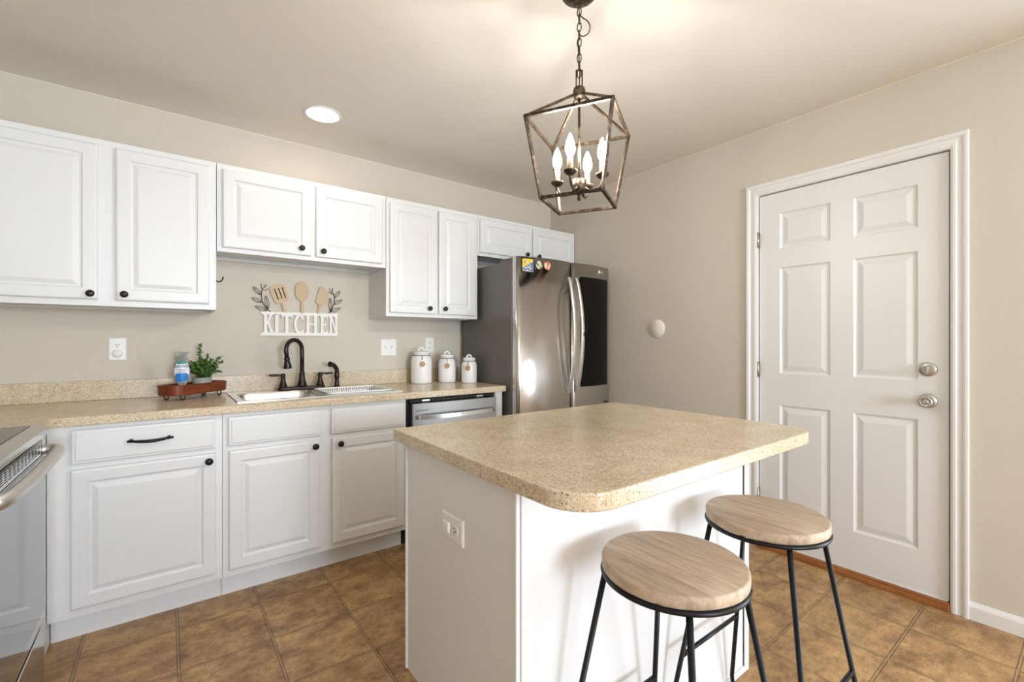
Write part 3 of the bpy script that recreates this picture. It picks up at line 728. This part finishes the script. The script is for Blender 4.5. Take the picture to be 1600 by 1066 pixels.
# ---------------------------------------------------------------- dishwasher
dw = thing('dishwasher', (1.425, 2.75, 0), 'stainless steel dishwasher with curved bar handle under the counter end', 'dishwasher')
bm = bm_(); box(bm, 1.113, 2.505, .09, 1.735, 3.06, .872); build('tub', bm, DARK, dw)
bm = bm_(); box(bm, 1.135, 2.452, .12, 1.732, 2.504, .846, .004); dd = build('door', bm, STEELD, dw)
bm = bm_(); box(bm, 1.135, 2.492, .848, 1.732, 2.5045, .866, .001, 1); cp = build('control_strip', bm, BLACK, dw)
for x in (1.215, 1.60):
    bm = bm_(); box(bm, x, 2.4905, .852, x+.05, 2.4925, .861); build('button', bm, NICKEL, cp)
bm = bm_()
pts = smooth_path([(1.160, 2.450, .766), (1.175, 2.432, .766), (1.26, 2.418, .766), (1.43, 2.408, .765), (1.60, 2.418, .766), (1.69, 2.432, .766), (1.705, 2.450, .766)], 4)
rings = [[(p.x, p.y-.006, p.z-.012), (p.x, p.y+.004, p.z-.012), (p.x, p.y+.004, p.z+.012), (p.x, p.y-.006, p.z+.012)] for p in pts]
ringloft(bm, rings, smooth=False); build('handle', bm, STEELB, dd)
bm = bm_()
for i, wd in enumerate((.008, .006, .009, .005, .007, .008)): box(bm, 1.165+i*.012, 2.4512, .800, 1.165+i*.012+wd, 2.4522, .808)
build('maker_mark', bm, SIDEG, dd)
bm = bm_(); box(bm, 1.117, 2.560, .0005, 1.733, 2.575, .09); build('toe_kick', bm, DARK, dw)

# ---------------------------------------------------------------- refrigerator
FX0, FX1 = 1.828, 2.737
fr = thing('refrigerator', (2.28, 2.75, 0), 'stainless side-by-side refrigerator with dark glass panel in its right door', 'refrigerator')
bm = bm_(); box(bm, FX0, 2.412, .03, FX1, 3.035, 1.752, .004); box(bm, FX0+.04, 2.45, .0005, FX1-.04, 3.0, .031); build('body', bm, SIDEG, fr)
bm = bm_(); box(bm, FX0+.01, 2.42, 1.7505, FX0+.09, 2.56, 1.775, .006); build('hinge_cover', bm, SIDEG, fr); bm = bm_(); box(bm, FX1-.09, 2.42, 1.7505, FX1-.01, 2.56, 1.775, .006); build('hinge_cover', bm, SIDEG, fr)
XM = 2.300
def bulge(x):
    a, b = (FX0, XM-.002) if x < XM else (XM+.004, FX1)
    return .030*(1-((x-(FX0+FX1)/2)/((FX1-FX0)/2))**2)+.020*max(0, 1-((x-(a+b)/2)/((b-a)/2))**2)
def fdoor(x0, x1):
    bm = bm_(); n = 28; yb = 2.404
    xs = [x0+(x1-x0)*k/n for k in range(n+1)]
    def yfr(x):
        e = min(x-x0, x1-x); c = .010*max(0, 1-e/.008)**2
        return 2.358-bulge(x)+c
    ring = [(x, yfr(x)) for x in xs]+[(x1, yb), (x0, yb)]
    ringloft(bm, [[(x, y, z_) for x, y in ring] for z_ in (.07, 1.775)], smooth=False)
    for f_ in bm.faces:
        if abs(f_.normal.z) < .1 and len(f_.verts) == 4: f_.smooth = all(v.co.y < 2.39 for v in f_.verts)
    return build('door', bm, STEEL, fr)
dl = fdoor(FX0+.001, XM-.002); drr = fdoor(XM+.004, FX1-.001)
bm = bm_(); box(bm, FX0+.012, 2.400, .075, XM-.012, 2.4135, 1.77); build('gasket', bm, DARK, dl)
bm = bm_(); box(bm, XM+.012, 2.400, .075, FX1-.012, 2.4135, 1.77); build('gasket', bm, DARK, drr)
def on(x): return 2.358-bulge(x)
bm = bm_(); xs = [2.380+(2.700-2.380)*k/12 for k in range(13)]
ringloft(bm, [[(x, on(x)-o_, z_) for x in xs] for z_, o_ in ((.882, .0), (.882, .0022), (1.680, .0022), (1.680, 0))], False, False, False, smooth=False)
pane = build('glass_panel', bm, BGLASS, drr, recalc=False)
def fhandle(parent, x, bow):
    bm = bm_(); pts = []; n = 26
    for i in range(n+1):
        t = i/n; z_ = 1.662-(1.662-.850)*t; s_ = math.sin(PI*t)**.75
        pts.append((x+bow*s_, on(x)-.012-.062*s_, z_))
    rings = [[(p[0]-.013, p[1]+.007, p[2]), (p[0]-.013, p[1]-.004, p[2]), (p[0]-.007, p[1]-.010, p[2]), (p[0]+.007, p[1]-.010, p[2]), (p[0]+.013, p[1]-.004, p[2]), (p[0]+.013, p[1]+.007, p[2])] for p in pts]
    ringloft(bm, rings, smooth=False)
    for z_ in (1.655, .857): box(bm, x-.010, on(x)-.014, z_-.012, x+.010, on(x)+.001, z_+.012)
    return build('handle', bm, HANDLE, parent)
fhandle(dl, XM-.040, -.004); h2 = fhandle(drr, XM+.032, .004)
bm = bm_(); xl = XM+.036; box(bm, xl-.004, on(xl)-.0852, 1.248, xl+.004, on(xl)-.083, 1.275); build('button', bm, BLACK, h2)
bm = bm_(); lathe(bm, [(.013, 0), (.013, .0015), (0, .0016)], (2.588, on(2.588), 1.733), 20, '-y')
t_ = text_bm('LG', .024, lambda u, v, n: Vector((2.622+u, on(2.622)-.0004-n, 1.733+v)), .0006); merge(bm, t_); build('logo', bm, mat('pale_logo', (.75, .73, .72), .4), drr)
bm = bm_()
for i, wd in enumerate((.009, .006, .010, .007, .006, .009)): box(bm, 2.622+i*.014, on(2.65)-.0012, .745, 2.622+i*.014+wd, on(2.70)+.002, .752)
build('maker_mark', bm, DARK, drr)
# magnets
yq = on(1.951)-.0004
mg = thing('picture_magnet', (1.890, yq, 1.665), 'square black-framed flower picture magnet on the refrigerator door', 'magnet')
bm = bm_()
for a in ((1.841, 1.666, 1.950, 1.672), (1.841, 1.757, 1.950, 1.763), (1.841, 1.666, 1.847, 1.763), (1.944, 1.666, 1.950, 1.763)): box(bm, a[0], yq-.006, a[1], a[2], yq-.0005, a[3])
build('frame', bm, BLACK, mg)
def picm():
    m = mat('flower_picture', (.6, .6, .55), .5); q = N(m); p = q.pos()
    v = q.n('TexVoronoi'); v.inputs['Scale'].default_value = 95; q.l(p, v.inputs['Vector'])
    sp = q.n('SeparateColor'); q.l(v.outputs['Color'], sp.inputs[0]); sx = q.n('SeparateXYZ'); q.l(p, sx.inputs[0])
    c = q.mix(q.math('GREATER_THAN', sp.outputs[0], .55), s2l((206, 204, 190)), s2l((96, 112, 84)))
    up = q.math('GREATER_THAN', q.math('SUBTRACT', sx.outputs[2], q.math('MULTIPLY', sx.outputs[0], .6)), 1.713-1.885*.6)
    c = q.mix(q.math('MULTIPLY', up, q.math('GREATER_THAN', sp.outputs[1], .35)), c, s2l((226, 196, 46)))
    c = q.mix(q.math('MULTIPLY', q.math('SUBTRACT', 1, up), q.math('GREATER_THAN', sp.outputs[2], .5)), c, s2l((104, 120, 178)))
    q.l(c, q.b.inputs[0]); return m
bm = bm_(); box(bm, 1.8465, yq-.0035, 1.6715, 1.9445, yq-.0005, 1.7575); build('picture', bm, picm(), mg)
def round_magnet(x, z_, r, edge, face, spot, label):
    y_ = on(x+r)-.0002; t = thing('round_magnet', (x, y_, z_-r), label, 'magnet', 'round magnets on the refrigerator')
    bm = bm_(); lathe(bm, [(r, 0), (r, .003), (r*.9, .0042)], (x, y_, z_), 28, '-y'); build('rim', bm, edge, t)
    m = mat('magnet_print', face, .5); q = N(m)
    q.l(q.mix(q.ramp(q.noise(q.pos(), 45, 2), .5, .56), face, spot), q.b.inputs[0])
    bm = bm_(); lathe(bm, [(r*.93, .0038), (r*.88, .0050), (0, .0054)], (x, y_, z_), 28, '-y'); build('face', bm, m, t)
round_magnet(1.986, 1.722, .030, BLACK, s2l((214, 204, 186)), s2l((96, 140, 98)), 'round magnet with dark rim and green print beside the picture magnet')
round_magnet(2.056, 1.725, .030, mat('terracotta_rim', s2l((196, 96, 60)), .5), s2l((226, 212, 188)), s2l((206, 104, 70)), 'round cream and orange magnet, rightmost on the refrigerator door')

# ---------------------------------------------------------------- range
RY0, RY1, RX = 1.498, 2.260, -.335
rg = thing('oven_range', (-.66, 1.88, 0), 'stainless and black glass electric range at the left edge, its oven door mirroring the cabinets', 'stove')
bm = bm_(); box(bm, LW+.004, RY0+.006, .03, RX-.026, RY1-.05, .896); box(bm, LW+.004, RY1-.051, .03, RX-.06, RY1-.004, .896); box(bm, LW+.03, RY0+.03, .0005, RX-.08, RY1-.03, .031); build('body', bm, DARK, rg)
bm = bm_()
prof = [(LW+.004, .896), (LW+.004, .9155), (RX-.045, .9165), (RX-.012, .913), (RX-.001, .906), (RX, .884), (RX-.006, .881), (RX-.03, .881), (RX-.03, .896)]
ringloft(bm, [[(x, y, z_) for x, z_ in prof] for y in (RY0, RY1)], smooth=False); top = build('cooktop_frame', bm, OVENS, rg)
bm = bm_(); box(bm, LW+.03, RY0+.004, .9166, RX-.042, RY1-.0035, .9186, .0006, 1); build('cooktop_glass', bm, COOKTOP, top)
bm = bm_(); box(bm, RX-.024, RY0+.006, .832, RX-.004, RY1-.05, .874, .003); box(bm, RX-.024, RY0+.006, .828, RX-.002, RY1-.036, .836, .001, 1)
oz0 = .262
dr_ = [(RX-.024, oz0), (RX-.004, oz0), (RX, oz0+.004), (RX, .826), (RX-.003, .830), (RX-.024, .830)]
ringloft(bm, [[(x, y, z_) for x, z_ in dr_] for y in (RY0+.006, RY1-.05)], smooth=False)
od = build('oven_door', bm, OVENS, rg)
bm = bm_(); box(bm, RX-.001, RY0+.03, .300, RX+.0015, RY1-.068, .822, .0006, 1); build('oven_window', bm, OVENG, od)
bm = bm_(); box(bm, RX-.0045, RY0+.02, .8365, RX-.0032, RY1-.066, .872); vb = build('vent_backing', bm, DARK, od)
bm = bm_()
for i in range(6): z_ = .838+i*.0066; box(bm, RX-.0034, RY0+.02, z_-.0015, RX-.0008, RY1-.064, z_+.0015)
y = RY1-.066
while y > RY0+.02: box(bm, RX-.0034, y-.003, .8365, RX-.0006, y+.003, .8725); y -= .043
build('vent_grille', bm, STEELB, vb)
bm = bm_(); hz = .841; hx = RX+.042
pts = smooth_path([(RX-.006, RY1-.058, hz), (RX+.012, RY1-.058, hz), (RX+.030, RY1-.068, hz), (hx, RY1-.115, hz), (hx+.004, RY1-.25, hz), (hx+.005, 1.879, hz), (hx+.004, RY0+.206, hz), (hx, RY0+.081, hz), (RX+.030, RY0+.030, hz), (RX+.012, RY0+.016, hz), (RX-.006, RY0+.014, hz)], 6)
tube(bm, pts, .0175, 16); build('handle', bm, HANDLE, od)
bm = bm_(); box(bm, RX-.024, RY0+.006, .045, RX-.001, RY1-.05, .246, .003); build('drawer', bm, OVENS, rg)

# ---------------------------------------------------------------- island
IX0, IX1, IY0, IY1 = .628, 1.712, .810, 1.400
isl = thing('kitchen_island', ((IX0+IX1)/2, 1.1, 0), 'white kitchen island cabinet in the foreground, framed front panel and outlet on its side', 'island')
bm = bm_(); t = .004
side = [(IY0+t, .0005), (IY1-.075, .0005), (IY1-.075, .135), (IY1, .135), (IY1, .8755), (IY0+t, .8755)]
for x0, x1 in ((IX0+.001, IX0+.018), (IX1-.018, IX1-.001)):
    ringloft(bm, [[(x, y, z_) for y, z_ in side] for x in (x0, x1)], smooth=False)
box(bm, IX0+.018, IY0+t, .0005, IX1-.018, IY1-.076, .8755); box(bm, IX0+.018, IY1-.08, .136, IX1-.018, IY1, .8755)
build('body', bm, CAB, isl)
bm = bm_(); y_ = IY0+t-.0003
for a in ((IX0+.012, .0005, IX0+.030, .8755), (IX1-.030, .0005, IX1-.001, .8755), (IX0+.030, .0005, IX1-.030, .022), ):
    box(bm, a[0], y_-.007, a[1], a[2], y_, a[3], .0015, 1)
build('trim_frame', bm, CAB, isl)
bm = bm_(); box(bm, IX0-.001, IY0-.0, .0005, IX0+.011, IY0+.012, .8755, .003, 2); build('corner_bead', bm, CAB, isl); bm = bm_(); box(bm, IX0-.004, IY1-.004, .135, IX0+.010, IY1+.006, .8755, .002, 1); build('corner_bead', bm, CAB, isl)
bm = bm_(); box(bm, IX1-.034, y_-.0012, .022, IX1-.030, y_-.0002, .8755); build('shadow_gap', bm, DARK, isl)
# outlet on the side panel (faces -X)
fX = lambda u, v, n: Vector((IX0+.001-n, u, v))
io = thing('island_outlet', (IX0, 1.0965, .695), 'white horizontal outlet plate with a small plug, on the island side panel', 'outlet', 'white wall plates')
bm = bm_(); ringpanel(bm, (1.038, .659, 1.155, .731), [(0, .0003), (0, .003), (.004, .006), (.006, .0065)], fX); build('cover_plate', bm, PLASTIC, io)
receptacle(io, fX, 1.076, .695, rot=1); receptacle(io, fX, 1.118, .695, slots=False)
bm = bm_(); ringpanel(bm, (1.102, .680, 1.134, .710), [(0, .008), (0, .011), (.003, .014)], fX); build('safety_plug', bm, PLASTIC, io)

it = bm_(); ax = (.606, .592, 1.745, 1.468); rad = [.105, .105, .02, .012]
rings = []
for ins, z_ in ((.002, .8765), (0, .879), (0, .909), (.0010, .9122), (.003, .9136), (.006, .914)):
    rings.append([(x, y, z_) for x, y in outline(ax[0]+ins, ax[1]+ins, ax[2]-ins, ax[3]-ins, [max(r-ins, .003) for r in rad], 0, 14)])
ringloft(it, rings, smooth=False)
tag(build('island_countertop', it, COUNTER, loc=(1.15, 1.03, .8765)), 'speckled tan laminate top with rounded corners, lying on the white island', 'countertop')

# ---------------------------------------------------------------- stools
SZ, SR = .720, .1564
def make_stool(label):
    t = thing('bar_stool', (0, 0, 0), label, 'stool', 'round wooden bar stools at the island')
    bm = bm_(); lathe(bm, [(SR-.004, SZ-.026), (SR-.001, SZ-.024), (SR, SZ-.021), (SR, SZ-.004), (SR-.0015, SZ-.001), (SR-.005, SZ)], (0, 0, 0), 72)
    for f_ in bm.faces: f_.smooth = len(f_.verts) == 4
    build('seat', bm, SEATW, t, local=True)
    bm = bm_(); n = 64; tube(bm, [((SR-.003)*math.cos(2*PI*k/n), (SR-.003)*math.sin(2*PI*k/n), SZ-.0325) for k in range(n)], .0062, 8, closed=True)
    for a in (0, PI/2): tube(bm, [(-(SR-.006)*math.cos(a), -(SR-.006)*math.sin(a), SZ-.034), ((SR-.006)*math.cos(a), (SR-.006)*math.sin(a), SZ-.034)], .005, 8)
    build('seat_ring', bm, BLACK, t, local=True)
    c = .1050; e = .202; r_ = .0068; zr = .288
    for sx in (-1, 1):
        for sy in (-1, 1):
            bm = bm_(); tp = Vector((sx*c, sy*c, SZ-.036)); ft = Vector((sx*e, sy*e, r_))
            d = (tp-ft).normalized()
            pts = [tp]+smooth_path([ft+d*.05, ft+d*.022+Vector((0, -sy*.005, 0)), ft+d*.008+Vector((0, -sy*.017, 0)), ft+Vector((0, -sy*.04, 0))], 4)+[Vector((sx*e, 0, r_))]
            tube(bm, pts, r_, 12); build('leg', bm, BLACK, t, local=True)
    for sy in (-1, 1):
        k = (SZ-.036-zr)/(SZ-.036-r_); q_ = c+(e-c)*k
        bm = bm_(); tube(bm, [(-q_, sy*q_, zr), (q_, sy*q_, zr)], .0065, 12); build('footrest', bm, BLACK, t, local=True)
    return t
s1 = make_stool('round wooden-seat bar stool with black legs, nearer the camera and further left')
s1.location = (.9046, .5946, 0)
s2 = copy_tree(s1); s2.location = (1.3626, .5974, 0); s2['label'] = 'round wooden-seat bar stool with black legs, the further one, in front of the door'

# ---------------------------------------------------------------- round plate on the right wall
t = bm_(); lathe(t, [(.064, .0003), (.064, .006), (.060, .011), (0, .012)], (R, 1.962, 1.304), 40, '-x')
tag(build('round_cover', t, ROUNDP, loc=(R, 1.962, 1.304)), 'round blank white cover plate on the beige wall between refrigerator and door', 'wall plate')

# ---------------------------------------------------------------- ceiling lamps
def can(x, y, label, vis=True):
    t = thing('recessed_light', (x, y, H), label, 'ceiling light', 'recessed ceiling lights')
    bm = bm_(); lathe(bm, [(.098, -.0004), (.098, -.004), (.094, -.007), (.083, -.006), (.080, -.001)], (x, y, H), 48); build('trim_ring', bm, TRIMW, t)
    bm = bm_(); lathe(bm, [(0, -.0015), (.079, -.0015)], (x, y, H), 40); build('diffuser', bm, CANL, t, recalc=False)
can(.680, 2.615, 'glowing round recessed ceiling light above the sink cabinets')
for x, y, l in ((-.3, -1.2, 'added ceiling fill light behind the camera, left'),
                (2.1, -1.2, 'added ceiling fill light behind the camera, right'), (.9, -2.3, 'added ceiling fill light near the rear wall')):
    can(x, y, l)  # these out-of-view lamps are added as ambient fill

# ---------------------------------------------------------------- lantern pendant
lx, ly = 1.214, 1.188
pd = thing('pendant_lantern', (lx, ly, H), 'open bronze cage lantern with four candle bulbs hanging over the island', 'pendant lamp')
bm = bm_(); HL = H+.0408; lathe(bm, [(.064, HL-.0005), (.066, HL-.006), (.060, HL-.014), (.035, HL-.021), (.012, HL-.025), (0, HL-.025)], (lx, ly, 0), 36); build('canopy', bm, WORN, pd)
bm = bm_(); zc = HL-.030; i = 0
while zc > 2.200:
    a = (i % 2)*PI/2+.5; L, W_ = .018, .0078
    tube(bm, [(lx+W_*math.cos(q_)*math.cos(a), ly+W_*math.cos(q_)*math.sin(a), zc-.012+L*math.sin(q_)) for q_ in [2*PI*k/14 for k in range(14)]], .0021, 6, closed=True)
    zc -= .0285; i += 1
build('chain', bm, WORN, pd)
bm = bm_(); rv = Vector((.797, -.604, 0))
pts = smooth_path([Vector((lx, ly, 2.468)), Vector((lx, ly, 2.425)), Vector((lx, ly, 2.408))+rv*.012, Vector((lx, ly, 2.395))+rv*.030, Vector((lx, ly, 2.375))+rv*.040, Vector((lx, ly, 2.350))+rv*.034, Vector((lx, ly, 2.338))+rv*.014, Vector((lx, ly, 2.340)), Vector((lx, ly, 2.30))-rv*.004, Vector((lx, ly, 2.22))+rv*.002, Vector((lx, ly, 2.15))], 5)
tube(bm, pts, .0022, 6); build('wire', bm, BRONZE, pd)
bm = bm_(); u = rv*.011
q4 = [Vector((lx, ly, 2.150))-u, Vector((lx, ly, 2.212))-u, Vector((lx, ly, 2.212))+u, Vector((lx, ly, 2.150))+u]
for a, b in zip(q4, q4[1:]+q4[:1]): tube(bm, [a, b], .0035, 4)
lathe(bm, [(.010, 2.152), (.020, 2.146), (.023, 2.136), (.023, 2.118), (.019, 2.110), (.010, 2.106)], (lx, ly, 0), 24); build('hub', bm, WORN, pd)
def sq(h, z_): return [Vector((lx+h*math.cos(2.866+k*PI/2), ly+h*math.sin(2.866+k*PI/2), z_)) for k in range(4)]
Tq, Bq = sq(.217, 2.004), sq(.157, 1.723); hub = Vector((lx, ly, 2.130))
bm = bm_()
def bar(bm, a, b, w_=.0052):
    d = (b-a).normalized(); upv = Vector((0, 0, 1)) if abs(d.z) < .9 else (a-Vector((lx, ly, a.z))).normalized()
    s_ = d.cross(upv).normalized(); upv = s_.cross(d)
    ringloft(bm, [[p+s_*w_*i+upv*w_*j for i, j in ((-1, -1), (1, -1), (1, 1), (-1, 1))] for p in (a-d*w_*.9, b+d*w_*.9)], smooth=False)
for k in range(4):
    bar(bm, Tq[k], Tq[(k+1) % 4]); bar(bm, Bq[k], Bq[(k+1) % 4]); bar(bm, Tq[k], Bq[k]); bar(bm, hub+(Tq[k]-hub).normalized()*.022, Tq[k], .0045)
build('cage', bm, WORN, pd)
bm = bm_(); tube(bm, [(lx, ly, 2.11), (lx, ly, 1.80)], .0048, 10)
lathe(bm, [(.010, 1.812), (.026, 1.806), (.027, 1.770), (.022, 1.758), (.008, 1.752), (.006, 1.745), (.008, 1.738), (.005, 1.730), (0, 1.729)], (lx, ly, 0), 24); build('centre_stem', bm, WORN, pd)
for k in range(4):
    a = .41+PI/2*k; cx, cy = lx+.088*math.cos(a), ly+.088*math.sin(a); ux, uy = math.cos(a), math.sin(a)
    bm = bm_(); tube(bm, smooth_path([(lx+.02*ux, ly+.02*uy, 1.775), (lx+.05*ux, ly+.05*uy, 1.758), (lx+.075*ux, ly+.075*uy, 1.764), (cx, cy, 1.788), (cx, cy, 1.806)], 4), .0045, 8)
    lathe(bm, [(.006, 1.796), (.014, 1.799), (.0235, 1.808), (.025, 1.813), (.022, 1.812), (0, 1.808)], (cx, cy, 0), 24)
    arm = build('arm', bm, WORN, pd)
    bm = bm_(); lathe(bm, [(.0095, 1.812), (.0095, 1.858), (.006, 1.861), (0, 1.861)], (cx, cy, 0), 16); build('candle_sleeve', bm, CANDLE, arm)
    bm = bm_(); lathe(bm, [(.006, 1.8615), (.012, 1.870), (.017, 1.884), (.017, 1.896), (.0135, 1.914), (.007, 1.932), (.002, 1.943), (0, 1.945)], (cx, cy, 0), 18); build('bulb', bm, BULB, arm)

# lamp scaled about the camera position: body 3% smaller, canopy tight against the ceiling
LS = .968
for o in pd.children_recursive:
    for v in o.data.vertices: v.co = v.co*LS
pd.location = (1.175, 1.150, 2.419)
